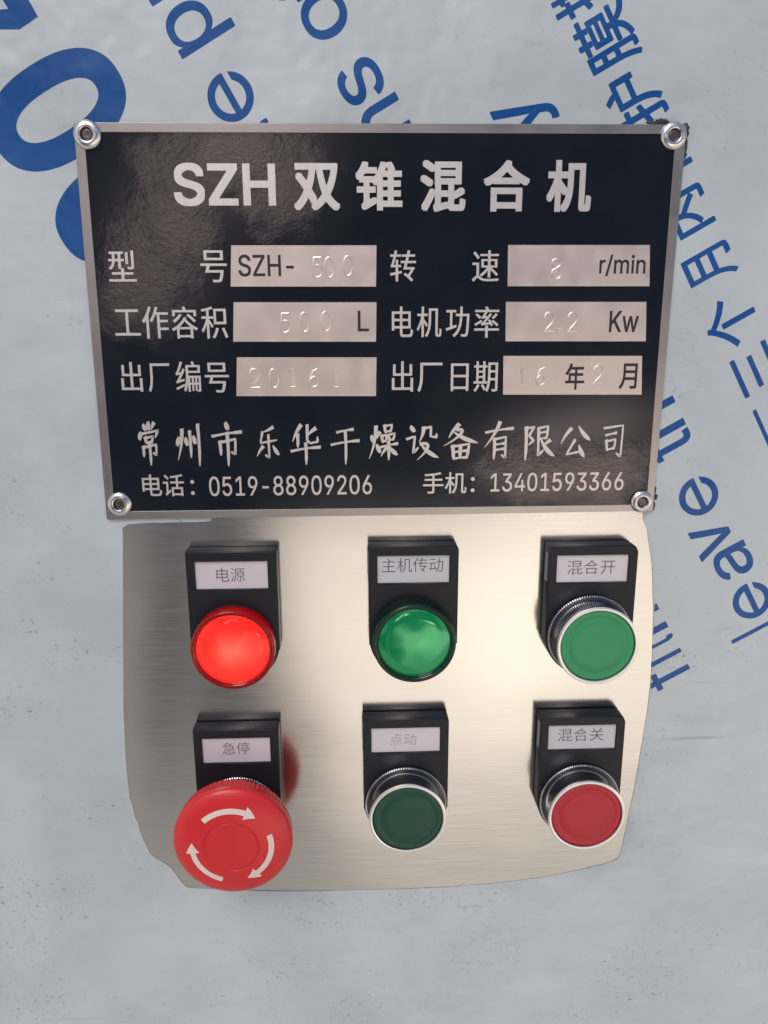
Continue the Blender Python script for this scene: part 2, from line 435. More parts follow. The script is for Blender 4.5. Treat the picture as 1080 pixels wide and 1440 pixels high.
# ------------------------------------------------------------------ protective film with the cut-out round the buttons
HOLE = [(300, 700), (297, 731.5), (291, 733.4), (262, 733.8), (230, 734.4), (192, 735.6), (180, 737), (172.5, 742), (173, 800), (173, 900), (174, 1000), (176, 1054), (179, 1090), (183, 1121), (187, 1134), (190, 1149), (193, 1153), (198, 1172),
        (204, 1186), (212, 1201), (219, 1206), (229, 1212), (240, 1219), (246, 1227), (254, 1238), (262, 1247), (278, 1249), (300, 1250), (360, 1252), (420, 1253),
        (480, 1252), (564, 1250), (620, 1247.5), (657, 1245.5), (700, 1241.5), (740, 1236.5), (778, 1231), (815, 1223), (845, 1216), (862, 1211), (870, 1206), (873, 1199),
        (881, 1160), (888, 1128), (894, 1097), (903, 1045), (911, 995), (915.5, 950), (918, 905), (918.5, 865), (918, 824), (916.5, 795), (914, 772), (910, 745), (905, 731), (902, 700)]
def curve_sheet(name, loops, h0, h1, material, parent=None, bevel=0.0, bres=2):
    c = bpy.data.curves.new(name, 'CURVE'); c.dimensions = '2D'; c.fill_mode = 'BOTH'
    c.extrude = (h1-h0)/2*MM-bevel*MM; c.bevel_depth = bevel*MM; c.bevel_resolution = bres; c.offset = -bevel*MM
    for lp in loops:
        sp = c.splines.new('POLY'); sp.points.add(len(lp)-1); sp.use_cyclic_u = True
        for p, (x, z) in zip(sp.points, lp): p.co = (x*MM, z*MM, 0, 1)
    o = bpy.data.objects.new(name, c); COL.objects.link(o)
    dg = bpy.context.evaluated_depsgraph_get(); dg.update()
    me = bpy.data.meshes.new_from_object(o.evaluated_get(dg))
    bpy.data.objects.remove(o); bpy.data.curves.remove(c)
    hm = (h0+h1)/2*MM
    for q in me.vertices:
        x, z, d = q.co; q.co = (x, -(hm+d), z)
    bm = bmesh.new(); bm.from_mesh(me); bmesh.ops.remove_doubles(bm, verts=bm.verts, dist=1e-7); bmesh.ops.recalc_face_normals(bm, faces=bm.faces); bm.to_mesh(me); bm.free()
    me.name = name; me.materials.clear(); me.materials.append(material)
    o = bpy.data.objects.new(name, me); COL.objects.link(o)
    if parent: o.parent = parent
    return o
FH = 0.28
film = thing('protective_film', 'white blue-printed protective film left on the steel, cut away round the buttons', 'protective film')
hole = [at(x, y) for x, y in HOLE]
rnd = random.Random(3); jag = []
for (a, b) in zip(hole, hole[1:]+hole[:1]):
    n = max(1, int(math.hypot(b[0]-a[0], b[1]-a[1])/3))
    for i in range(n):
        t = i/n; jag.append((a[0]+(b[0]-a[0])*t+rnd.uniform(-.09, .09), a[1]+(b[1]-a[1])*t+rnd.uniform(-.09, .09)))
curve_sheet('film_sheet', [[(-500, -600), (500, -600), (500, 500), (-500, 500)], jag], .03, FH, M['film'], film)

# printed lettering on the film: all set on one slanted baseline direction
TH = R(119.5); DU = (math.cos(TH), math.sin(TH)); DV = (-math.sin(TH), math.cos(TH))
ink = MB()
def print_glyph(body, c, hgt, wid=None, offset=0.0, anchor='c'):
    V, F = glyphs(body)
    ax = min(q[0] for q in V); bx = max(q[0] for q in V); ay = min(q[1] for q in V); by = max(q[1] for q in V)
    sc = hgt/(by-ay) if hgt else wid/(bx-ax)
    sw = wid/(bx-ax) if wid else sc
    mx, my = (ax+bx)/2, (ay+by)/2
    if anchor == 't': my = by
    if anchor == 'b': my = ay
    n = 6
    for i in range(n):
        q = 2*math.pi*i/n; ou, ov = offset*math.cos(q), offset*math.sin(q)
        kw = 1-2*offset/max((bx-ax)*sw, .1); kh = 1-2*offset/max((by-ay)*sc, .1); out = []
        for X, Y, Z in V:
            a, b = (X-mx)*sw*kw+ou, (Y-my)*sc*kh+ov
            if anchor == 't': b -= offset
            if anchor == 'b': b += offset
            out.append((c[0]+a*DU[0]+b*DV[0], FH+(.03-(.5-Z)*.3-.001*i if Z > 0 else .004), c[1]+a*DU[1]+b*DV[1]))
        ink.add(out, F)
XH = 14.6
def along(c, n): return (c[0]+n*DU[0], c[1]+n*DU[1])
def perp(c, n): return (c[0]+n*DV[0], c[1]+n*DV[1])
OF = .23
def print_e(c):
    r0, r1, seg = 7.4, 4.95, 48; h0, h1 = FH+.004, FH+.03
    def band(pa, pb):
        n = len(pa); V = [(c[0]+a*DU[0]+b*DV[0], h, c[1]+a*DU[1]+b*DV[1]) for h in (h0, h1) for P_ in (pa, pb) for a, b in P_]
        F = []
        for i in range(n-1): F += [(2*n+i, 2*n+i+1, 3*n+i+1, 3*n+i), (i, i+1, 2*n+i+1, 2*n+i), (n+i+1, n+i, 3*n+i, 3*n+i+1)]
        F += [(0, 2*n, 3*n, n), (n-1, 2*n-1, 4*n-1, 3*n-1)]
        ink.add(V, F)
    def pol(r, lim):        # ends of the bowl are cut parallel to the bar
        o = []
        for i in range(seg+1):
            a = R(lim[0]+(lim[1]-lim[0])*i/seg); o.append((r*math.cos(a), r*math.sin(a)))
        return o
    def lim(r): return (math.degrees(math.asin(-1.1/r)), 360-math.degrees(math.asin(2.9/r)))
    band(pol(r0, lim(r0)), pol(r1, lim(r1)))
    w = 1.1; h1 -= .003
    band([(-5.6, -w), (6.9, -w)], [(-5.6, w), (6.9, w)])
def flush():
    global ink
    ink.build('printed_lettering', M['ink'], film); ink = MB()
print_glyph('l', at(1027.5, 901), 21, 3.0, OF, 't')
print_e(at(1056.5, 844))
print_glyph('a', at(1030.5, 790), XH, 12.8, OF)
print_glyph('v', at(1001, 757), XH, 13.2, OF)
print_e(at(982, 697.5))
print_glyph('t', at(972, 611.5), 18.5, 7.2, OF, 'b')
print_glyph('h', at(955, 576), 21, 12.0, OF, 'b')
flush()
print_glyph('y', at(739, 163), 20, 13.6, OF)
flush()
for ch, p, hh, ww in (('f', (968, 935), 21, 8.0), ('i', (957, 913), 20.5, 2.5), ('l', (946, 892.5), 21, 2.5), ('m', (925, 852), XH, 19.5)):
    print_glyph(ch, at(*p), hh, ww, OF, 'b')
def clip_ink(p, q):
    """cut the lettering off along the trimmed film edge p-q (keeps what lies to the right)"""
    global ink
    me = bpy.data.meshes.new('printed_lettering'); me.from_pydata(ink.v, [], ink.f)
    bm = bmesh.new(); bm.from_mesh(me)
    d = Vector((q[0]-p[0], 0, q[1]-p[1])).normalized(); nrm = Vector((d.z, 0, -d.x))
    if nrm.x < 0: nrm = -nrm
    bmesh.ops.bisect_plane(bm, geom=bm.verts[:]+bm.edges[:]+bm.faces[:], plane_co=(p[0]*MM, 0, p[1]*MM), plane_no=nrm, clear_inner=True)
    bm.verts.index_update(); ink = MB()
    ink.v = [tuple(v_.co) for v_ in bm.verts]; ink.f = [tuple(v_.index for v_ in f_.verts) for f_ in bm.faces]; ink.sm = [False]*len(ink.f)
    bm.free(); bpy.data.meshes.remove(me)
clip_ink(at(920, 850), at(914.2, 975))
flush()
print_glyph('l', at(377.5, 170.5), 21, 2.6, OF, 'b')
print_e(at(324.5, 136.5))
print_glyph('p', at(277, 31), 20.0, 13.6, OF)
print_glyph('r', along(at(210.5, 5), 2.4), XH, 7.4, OF, 't')
flush()
print_glyph('n', at(541, 171), XH, 12.2, OF)
print_glyph('s', at(507, 115.5), XH, 12.2, OF)
print_glyph('o', at(455.8, 21), XH, 13.8, OF)
print_glyph('f', at(387, 1), 21, 8, OF, 't')
flush()
CH = 18.2; CO = .30
print_glyph('一', at(1073, 606), None, 17.5, CO)
print_glyph('三', at(1062, 521), 14.5, 17.0, CO)
print_glyph('个', at(1027.5, 453), CH, 18.0, CO)
print_glyph('月', at(998, 375), 17.5, 12.0, CO)
hu = at(893, 142); yu = at(998, 375)
print_glyph('内', ((yu[0]*2+hu[0])/3, (yu[1]*2+hu[1])/3), 16.5, 14.5, CO)
print_glyph('保', ((yu[0]+hu[0]*2)/3, (yu[1]+hu[1]*2)/3), CH, 18, CO)
print_glyph('护', hu, CH, 17.6, CO)
print_glyph('膜', at(852.5, 55.5), 18.6, 18.2, CO)
print_glyph('撕', at(806, -22), CH, 18, CO)
flush()
# the big heavy characters at the left: rounded rings and a slab corner
def ring(c, L, W, t, ang, n=2.7, seg=72):
    ca, sa = math.cos(ang), math.sin(ang)
    def lp(a, b, m):
        o = []
        for i in range(seg):
            q = 2*math.pi*i/seg; cc, ss = math.cos(q), math.sin(q)
            x = a*math.copysign(abs(cc)**(2/m), cc); y = b*math.copysign(abs(ss)**(2/m), ss)
            o.append((c[0]+x*ca-y*sa, c[1]+x*sa+y*ca))
        return o
    A = lp(L/2, W/2, n); B = lp(L/2-t*1.02, W/2-t, n)
    h0, h1 = FH+.004, FH+.03
    V = [(x, h, z) for h in (h0, h1) for P_ in (A, B) for x, z in P_]
    F = []
    for i in range(seg):
        j = (i+1) % seg
        F += [(2*seg+i, 2*seg+j, 3*seg+j, 3*seg+i), (j, i, seg+i, seg+j), (i, j, 2*seg+j, 2*seg+i), (seg+j, seg+i, 3*seg+i, 3*seg+j)]
    ink.add(V, F)
ring(at(81, 156), 46.5, 29.5, 8.4, R(29.5), 2.35)
flush()
ring(at(172, 290), 46.5, 29.5, 8.4, R(29.5), 2.35)
flush()
ink.prism([at(*q) for q in ((-34, 42), (28, 42), (54, 24), (27, -24), (-12, -24), (4, 0), (12, 13), (-34, 17))], FH+.004, FH+.03)
ink.build('printed_lettering', M['ink'], film)

# ------------------------------------------------------------------ nameplate
PLT = 0.25
plate = thing('nameplate', 'black metal nameplate with raised silver Chinese lettering, riveted above the buttons', 'nameplate')
H0, HB, HT = PLT, PLT+.7, PLT+1.0
outer = [at(x, y, HT) for x, y in ((103, 172), (966, 175), (918, 718.5), (150, 731))]
inner = [at(x, y, HT) for x, y in ((118, 185.5), (950.5, 188), (909, 709.5), (161, 719.5))]
def rounded(pts, r, seg=5):
    out = []; n = len(pts)
    for i in range(n):
        p, a, b = Vector(pts[i]), Vector(pts[i-1]), Vector(pts[(i+1) % n])
        da, db = (a-p).normalized(), (b-p).normalized()
        for k in range(seg+1):
            t = k/seg; q = p+da*r*(1-t)**2+db*r*t**2
            out.append((q.x, q.y))
    return out
bk = MB(); bk.prism(rounded(outer, .8), H0, HB); bk.build('backing_plate', M['plate_metal'], plate)
curve_sheet('border_frame', [rounded(outer, .8), rounded(inner, .3)], HB+.004, HT, M['plate_metal'], plate, .08, 1)
en = MB(); en.prism(inner, HB+.002, HB+.06); en.build('enamel_field', M['enamel'], plate)
LH0, LH1 = HB+.03, HT+.02
ti = MB()
fit_text(ti, 'SZH', (244, 229, 387.5, 290), LH0, LH1, .42)
for ch, b in (('双', (413, 229, 478, 296)), ('锥', (500, 227, 566, 296)), ('混', (591, 225, 655, 298)), ('合', (680, 225, 745, 297.5)), ('机', (769, 225, 832, 298))):
    fit_text(ti, ch, b, LH0, LH1, .44)
ti.build('title_lettering', M['letter_metal'], plate)
cp = MB(); cnt = 0; BREAK = (1, 2, 3, 4, 8, 12, 16, 20)
for ch, b in (('型', (152, 352, 191, 396)), ('号', (282, 352, 319, 397)), ('转', (548.5, 352, 585, 396)), ('速', (664, 352, 702, 396)),
              ('工', (161, 435, 197, 472)), ('作', (200, 431, 237, 476)), ('容', (241, 431, 278, 476)), ('积', (283, 431, 320, 476)),
              ('电', (551, 431, 581, 474)), ('机', (586, 431, 621, 474)), ('功', (627, 431, 660, 474)), ('率', (667, 431, 702, 475)),
              ('出', (170, 509, 200, 551)), ('厂', (208, 511, 239, 551)), ('编', (247, 508, 282, 551)), ('号', (288, 510, 322, 552)),
              ('出', (551, 508, 581, 551)), ('厂', (587, 510, 622, 551)), ('日', (634, 511, 659, 550)), ('期', (666, 508, 700, 551))):
    fit_text(cp, ch, b, LH0, LH1, (.09, 0))
    cnt += 1
    if cnt in BREAK:
        cp.build('caption_lettering', M['letter_metal'], plate); cp = MB()
ph = MB()
fit_text(ph, '电话', (200, 667, 259, 698), LH0, LH1, .06)
fit_text(ph, ':', (268, 675, 273.5, 696), LH0, LH1)
fit_text(ph, '0519-88909206', (294, 669, 523, 696.5), LH0, LH1, .05)
ph.build('phone_lettering', M['letter_metal'], plate); ph = MB()
fit_text(ph, '手机', (595, 664, 656, 694), LH0, LH1, .06)
fit_text(ph, ':', (662, 671, 667.5, 692), LH0, LH1)
fit_text(ph, '13401593366', (690, 664.5, 877, 690.5), LH0, LH1, .05)
ph.build('phone_lettering', M['letter_metal'], plate)

# company line in a running brush hand: strokes with a swelling and tapering width
BR = {
 '常': [('d', 50, 0, 51, 17), ('d', 32, 6, 40, 18), ('p', 70, 2, 60, 18), ('d', 22, 24, 16, 40), ('k', 21, 28, 60, 23, 84, 19, 72, 35), ('v', 36, 36, 40, 50), ('k', 37, 38, 64, 33, 60, 47), ('h', 40, 49, 61, 46),
       ('v', 28, 58, 28, 82), ('k', 28, 60, 74, 53, 72, 78, 61, 73), ('v', 50, 47, 51, 102)],
 '州': [('d', 20, 36, 12, 54), ('p', 31, 18, 31, 52, 12, 90), ('d', 41, 38, 47, 54), ('v', 57, 22, 58, 84), ('d', 68, 34, 75, 50), ('v', 86, 6, 86, 104)],
 '市': [('d', 47, 0, 54, 15), ('h', 4, 32, 96, 22), ('v', 27, 45, 29, 78), ('k', 28, 47, 76, 39, 74, 76, 62, 70), ('v', 51, 24, 51, 104)],
 '乐': [('p', 74, 6, 54, 16, 32, 20), ('k', 34, 19, 25, 50, 88, 42), ('k', 56, 28, 57, 92, 42, 84), ('p', 34, 60, 10, 88), ('n', 72, 58, 95, 84)],
 '华': [('p', 36, 4, 8, 46), ('v', 25, 28, 25, 60), ('p', 84, 12, 54, 34), ('k', 57, 4, 56, 42, 66, 50, 90, 46, 90, 34), ('h', 2, 70, 98, 60), ('v', 51, 50, 51, 104)],
 '干': [('h', 22, 16, 80, 8), ('h', 2, 50, 100, 39), ('v', 52, 13, 52, 104)],
 '燥': [('d', 8, 34, 14, 50), ('p', 36, 24, 28, 42), ('p', 24, 8, 22, 58, 0, 98), ('d', 26, 60, 37, 80), ('v', 53, 5, 56, 25), ('k', 54, 7, 79, 3, 75, 21), ('h', 56, 24, 75, 20),
       ('v', 43, 33, 46, 52), ('k', 44, 35, 61, 31, 58, 48), ('h', 46, 51, 58, 48), ('v', 67, 31, 69, 48), ('k', 67, 32, 88, 27, 84, 44), ('h', 69, 47, 84, 43), ('h', 40, 66, 98, 56), ('v', 67, 51, 67, 102), ('p', 64, 65, 40, 92), ('n', 69, 65, 98, 88)],
 '设': [('d', 14, 6, 25, 20), ('k', 2, 42, 27, 34, 22, 82, 38, 66), ('p', 54, 9, 53, 30, 40, 50), ('k', 54, 12, 76, 7, 75, 34, 92, 38, 93, 27), ('p', 44, 56, 84, 48, 66, 78, 34, 102), ('n', 48, 60, 66, 82, 100, 96)],
 '备': [('p', 46, 0, 18, 38), ('p', 41, 15, 72, 10, 48, 38, 4, 60), ('n', 34, 22, 58, 42, 100, 52), ('v', 29, 60, 32, 98), ('k', 30, 62, 76, 55, 70, 95), ('h', 34, 78, 69, 74), ('h', 33, 96, 69, 93), ('v', 51, 58, 50, 94)],
 '有': [('h', 4, 28, 98, 17), ('p', 52, 0, 38, 34, 2, 68), ('v', 35, 45, 34, 102), ('k', 35, 47, 74, 40, 73, 98, 60, 90), ('h', 36, 62, 71, 58), ('h', 36, 77, 71, 73)],
 '限': [('v', 12, 10, 12, 104), ('k', 12, 14, 37, 9, 22, 34, 36, 48, 22, 60), ('k', 51, 12, 52, 92, 68, 76), ('k', 51, 13, 80, 7, 77, 41), ('h', 53, 27, 77, 23), ('h', 53, 44, 77, 40), ('p', 88, 48, 68, 64), ('n', 60, 46, 75, 78, 104, 94)],
 '公': [('p', 36, 10, 4, 56), ('n', 60, 4, 100, 46), ('k', 50, 44, 24, 88, 72, 78), ('n', 64, 60, 83, 96)],
 '司': [('k', 12, 15, 86, 7, 83, 100, 66, 88), ('h', 20, 36, 62, 29), ('v', 24, 51, 28, 80), ('k', 25, 54, 60, 47, 56, 74), ('h', 28, 79, 56, 73)]}
def brush(mb, strokes, x0, x1, z0, z1, h0, h1, base=9.0):
    def prof(kind, t):
        if kind == 'h': return .62+.50*abs(t-.5)*1.2+(.25 if t > .82 else 0)
        if kind == 'v': return 1.15-.35*math.sin(math.pi*min(t*1.1, 1))*.7-(max(0, t-.72)/.28)*.75
        if kind == 'p': return 1.15*(1-t)**.75+.16
        if kind == 'n': return .35+1.05*math.sin(math.pi*min(1, t*.8+.02))-(max(0, t-.8)/.2)*.7
        if kind == 'd': return .45+1.0*math.sin(math.pi*(t*.75+.12))
        return .95-.25*math.sin(math.pi*t)-(max(0, t-.85)/.15)*.5
    dep = 0
    for st in strokes:
        kind = st[0]; P_ = [Vector(st[i:i+2]) for i in range(1, len(st), 2)]
        pts = []
        if kind == 'k' or len(P_) == 2:
            for a, b in zip(P_, P_[1:]):
                for i in range(6): pts.append(a.lerp(b, i/6))
            pts.append(P_[-1])
            if len(P_) == 2:      # slight bow, as drawn by hand
                d = P_[1]-P_[0]; nrm = Vector((-d.y, d.x))
                pts = [q+nrm*(.05*math.sin(math.pi*i/(len(pts)-1)))*(1 if kind in 'pn' else -.35) for i, q in enumerate(pts)]
        else:
            for i in range(13):
                t = i/12
                if len(P_) == 3: q = P_[0]*(1-t)**2+P_[1]*2*t*(1-t)+P_[2]*t*t
                else: q = P_[0]*(1-t)**3+P_[1]*3*t*(1-t)**2+P_[2]*3*t*t*(1-t)+P_[3]*t**3
                pts.append(q)
        n = len(pts); L = []; Rr = []
        for i, q in enumerate(pts):
            a = pts[max(0, i-1)]; b = pts[min(n-1, i+1)]; d = (b-a).normalized(); nv = Vector((-d.y, d.x))
            w = max(.12, prof(kind, i/(n-1)))*base/2
            # broad-edged brush: verticals heavier than horizontals
            w *= .80+.35*abs(d.y)
            e = d*(w*.5 if i == n-1 else (-w*.5 if i == 0 else 0))
            L.append(q+nv*w+e*.6); Rr.append(q-nv*w+e*1.2)
        def mp(q, h): return (x0+(x1-x0)*q.x/100, h, z1+(z0-z1)*q.y/100)
        hh = h1-dep*.0025; dep += 1
        V = [mp(q, hh) for q in L]+[mp(q, hh) for q in Rr]+[mp(q, h0) for q in L]+[mp(q, h0) for q in Rr]
        F = []
        for i in range(n-1):
            F += [(i, i+1, n+i+1, n+i), (2*n+i, 2*n+i+1, i+1, i), (n+i, n+i+1, 3*n+i+1, 3*n+i)]
        F += [(0, n, 3*n, 2*n), (n-1, 3*n-1, 4*n-1, 2*n-1)]
        mb.add(V, F)
co = MB()
for ch, (l, t, r, b) in {'常': (190, 594, 230, 653), '州': (244, 594, 285, 653), '市': (297, 595, 342, 653), '乐': (357, 598, 394, 648), '华': (408, 596, 451, 651), '干': (465, 600, 505, 651),
      '燥': (519, 596, 560, 646), '设': (571, 597, 617, 646), '备': (622, 597, 672, 647), '有': (681, 594, 722, 645), '限': (734, 596, 779, 645), '公': (787, 598, 830, 645), '司': (844, 595, 880, 643)}.items():
    x0 = (at(l, t, LH1)[0]+at(l, b, LH1)[0])/2; x1 = (at(r, t, LH1)[0]+at(r, b, LH1)[0])/2
    brush(co, BR[ch], x0, x1, at(l, b, LH1)[1], at(l, t, LH1)[1], LH0, LH1)
co.build('company_lettering', M['letter_metal'], plate)

# value fields: bare metal windows, printed units and hand-stamped figures
DIG = {'0': [[(50+46*math.sin(2*math.pi*i/20), 50-50*math.cos(2*math.pi*i/20)) for i in range(21)]],
       '1': [[(16, 22), (40, 6), (44, 96), (20, 100), (84, 100), (62, 96), (62, 0), (40, 6)]],
       '2': [[(4, 24), (14, 8), (36, 0), (64, 0), (88, 12), (94, 30), (84, 52), (40, 78), (4, 100), (98, 100)]],
       '5': [[(90, 0), (18, 0), (10, 44), (50, 36), (86, 48), (96, 70), (82, 92), (48, 101), (14, 94), (2, 80)]],
       '6': [[(84, 4), (44, 14), (12, 50), (4, 74), (18, 94), (50, 101), (84, 92), (96, 70), (82, 50), (48, 44), (14, 58)]],
       '8': [[(50, 46), (16, 36), (8, 20), (22, 4), (50, -1), (78, 4), (92, 20), (84, 36), (50, 46), (12, 58), (2, 78), (18, 96), (50, 101), (82, 96), (98, 78), (88, 58), (50, 46)]],
       '.': [[(30, 82), (70, 82), (70, 98), (30, 98), (30, 82)], [(50, 84), (50, 97)]]}
def tube(mb, pts, r, seg=6):
    P_ = [Vector(q) for q in pts]; n = len(P_); V = []; F = []
    for i, q in enumerate(P_):
        d = (P_[min(n-1, i+1)]-P_[max(0, i-1)])
        if d.length < 1e-9: d = Vector((1, 0, 0))
        d.normalize(); a = Vector((0, 1, 0)); b = d.cross(a).normalized()
        for k in range(seg):
            w = 2*math.pi*k/seg; p = q+a*(r*.75*math.cos(w))+b*(r*math.sin(w)); V.append(tuple(p))
    for i in range(n-1):
        for k in range(seg):
            k2 = (k+1) % seg; F.append((i*seg+k, i*seg+k2, (i+1)*seg+k2, (i+1)*seg+k))
    F += [tuple(range(seg)), tuple(range((n-1)*seg, n*seg))]
    mb.add(V, F, True)
FT = HT+.02
FIELDS = [((325, 345, 529.5, 403), [('SZH-', (335, 358, 413, 389))], [('5', 446, 376), ('0', 463, 376), ('0', 489, 374)]),
          ((714.5, 344.5, 914, 402.5), [('r/min', (843, 358, 908, 388.5))], [('8', 782, 378)]),
          ((328.5, 425, 529.5, 480.5), [('L', (503, 437, 519, 466))], [('5', 401, 454), ('0', 428, 453), ('0', 458, 452)]),
          ((711.5, 424.5, 909, 480), [('Kw', (857, 437, 898, 467))], [('2', 772, 453), ('.', 786, 454), ('2', 805, 453)]),
          ((333, 502.5, 529.5, 557), [], [('2', 358, 532), ('0', 385, 532), ('1', 412, 531), ('6', 441, 531), ('1', 473, 531)]),
          ((708, 500.5, 903, 555), [('年', (795, 511, 822, 548)), ('月', (871, 511, 896, 547))], [('1', 735, 529), ('6', 760, 529), ('2', 841, 527)])]
for (l, t, r, b), words, digs in FIELDS:
    f = MB()
    f.prism([at(l-.6, b, FT), at(r-.8, b, FT), at(r, t, FT), at(l, t, FT)], HB+.02, FT)
    fo = f.build('value_field', M['field_metal'], plate)
    if words:
        w = MB()
        for body, bx in words: fit_text(w, body, bx, FT+.003, FT+.02, .14 if body in ('年', '月') else .1)
        w.build('printed_unit', M['print_black'], fo)
    st = MB()
    for ch, x, y in digs:
        cx, cz = at(x, y, FT); tl = random.uniform(-.05, .05)
        for stroke in DIG[ch]:
            tube(st, [(cx+(p-50)*.034+tl*(50-q)*.06, FT+.06, cz+(50-q)*.064) for p, q in stroke], .33)
    st.build('stamped_figure', M['field_metal'], fo)

# rivets
for (px, py, rr) in ((121.5, 188.5, 4.45), (948.5, 190, 4.35), (167.5, 709.5, 4.35), (903.5, 706, 4.15)):
    x, z = at(px, py, HT+1)
    b = MB(); b.lathe([(rr, HT+.01), (rr, HT+.35), (rr*.95, HT+.75), (rr*.82, HT+1.15), (rr*.66, HT+1.38), (rr*.55, HT+1.40), (rr*.49, HT+1.25), (rr*.45, HT+.75), (rr*.44, HT+.3)], 48, x, z)
    ro = b.build('rivet', M['rivet'], plate)
    c = MB(); c.lathe([(rr*.44, HT+.28), (rr*.36, HT+.70), (rr*.30, HT+.78), (rr*.16, HT+.62), (0, HT+.66)], 24, x+.1, z-.05)
    c.build('rivet_core', M['rivet_core'], ro)

# black smears squeezed out beside two rivets
def smear(name, pts, label, seed):
    rd = random.Random(seed); b = MB()
    for (px, py, rx, rz) in pts:
        x, z = at(px, py); n = 14
        lp = [(x+rx*rd.uniform(.65, 1.15)*math.cos(2*math.pi*i/n), z+rz*rd.uniform(.6, 1.2)*math.sin(2*math.pi*i/n)) for i in range(n)]
        V = [(a, FH+.02, c) for a, c in lp]+[(x+(a-x)*.6, FH+.32, z+(c-z)*.6) for a, c in lp]
        b.add(V, [(i, (i+1) % n, n+(i+1) % n, n+i) for i in range(n)]+[tuple(range(n, 2*n))], True)
    return tag(b.build(name, M['smear']), label, 'smear')
smear('sealant_smear', [(920, 173, 3.4, .7), (931, 171, 2.6, 1.1), (963, 184, 1.6, 2.6), (962.5, 205, 1.0, 3.2)], 'black sealant smear along the plate edge by its top right rivet', 1)
smear('sealant_smear', [(919.5, 690, .8, 1.9), (921, 699, 1.0, 1.2), (918, 711, .8, 1.7)], 'crumbly black sealant bead beside the bottom right rivet of the plate', 5)

# ------------------------------------------------------------------ control buttons
HW, HH_T = 16.5, 7.0           # half width and thickness of a legend holder
def arc(cx, cz, r, a0, a1, n):
    return [(cx+r*math.cos(R(a0+(a1-a0)*i/n)), cz+r*math.sin(R(a0+(a1-a0)*i/n))) for i in range(n+1)]
def legend_holder(root, top, text, tbox, faded=False, grey=False, chamfer=2.6, hw=HW, bore=0):
    """black holder clamped under the button; tbox = lettering (x0, x1, z0, z1) relative to the label centre"""
    t = HH_T
    lp = [(-hw, top), (hw-chamfer, top), (hw-chamfer*.3, top-chamfer*.35), (hw, top-chamfer), (hw, -3)] + arc(0, 0, hw, -10, -170, 22)[0:] + [(-hw, -3)]
    top -= 1.5
    wt_, wb = top-2.3, top-12.7
    win = [(-hw+3.2, wb), (hw-3.4, wb), (hw-3.4, wt_), (-hw+3.2, wt_)]
    body = curve_sheet('legend_holder', [lp, win]+([arc(0, 0, bore, 0, 352.5, 47)] if bore else []), .28, t, M['black_plastic'], root, .55, 2)
    ins = MB(); ins.box(-hw+2.4, hw-2.6, .3, t-.9, wb-.8, wt_+.8); io = ins.build('label_insert', M['paper_grey'] if grey else M['paper'], body)
    sl = MB(); sl.box(-hw-.28, -hw+1.0, t*.35, t-1.6, wb+.3, wt_+.6); sl.build('slot_tab', M['slot_grey'], body, .12)
    lt = MB(); cz = (wt_+wb)/2; V, F = glyphs(text, -.006)
    fit_mm(lt, V, F, tbox[0], tbox[1], cz+tbox[2], cz+tbox[3], t-.895, t-.87)
    lt.build('label_lettering', M['label_pale'] if faded else M['label_ink'], body)
    return body

def knurl_edge(ring_ob):
    """row of bright filed teeth round the front edge of the ring"""
    b = MB()
    for i in range(104):
        a = 2*math.pi*i/104; ca, sa = math.cos(a), math.sin(a); r0, r1, w = 15.15, 15.85, .26
        V = []
        for r_, h_, w_ in ((r1, HH_T+.95, w), (r0, HH_T+1.36, w*.8), (r0+.3, HH_T+1.62, w*.45), (r1-.05, HH_T+1.35, w*.5)):
            for s_ in (-1, 1): V.append((r_*ca-s_*w_*sa, h_, r_*sa+s_*w_*ca))
        b.add(V, [(2, 3, 5, 4), (4, 5, 7, 6), (6, 7, 1, 0), (2, 4, 6, 0), (3, 1, 7, 5)])
    b.build('knurled_edge', M['rim'], ring_ob)
def push_button(x, z, cap, label, text, tbox, top, r=14.9, h=18.0, **kw):
    root = thing('push_button', label, 'push button', x, z, .25, 'flush push buttons in chrome bezels')
    legend_holder(root, top, text, tbox, **kw)
    k = MB(); k.lathe([(15.7, HH_T-.2), (15.7, HH_T+.4), (15.7, HH_T+1.0), (15.3, HH_T+1.35), (14.2, HH_T+1.8)], 360, tooth=lambda i, j, q: q-(.30 if (i % 4) > 1 and j in (1, 2) else 0))
    kr = k.build('knurled_ring', M['dark_chrome'], root); knurl_edge(kr)
    b = MB(); b.lathe([(14.45, HH_T+1.0), (14.35, HH_T+2.2), (14.2, h-2.6), (14.5, h-1.6), (r-.25, h-.9), (r, h-.55)], 96); bz = b.build('chrome_bezel', M['chrome'], root)
    q = MB(); q.lathe([(r, h-.56), (r-.05, h-.2), (r-.4, h), (r-.95, h), (r-1.25, h-.15), (r-1.35, h-.8), (r-1.35, h-2.6)], 96); q.build('bezel_rim', M['rim'], bz)
    c = MB(); rc = r-1.55
    c.lathe([(rc, h-2.5), (rc, h-.75), (rc-.25, h-.45), (rc-.6, h-.38), (rc-2.0, h-.38), (rc-2.2, h-.52), (rc-2.7, h-.58), (rc-3.1, h-.5), (rc-3.3, h-.36), (rc-6, h-.34), (0, h-.33)], 96)
    c.build('button_cap', M[cap], root)
    return root

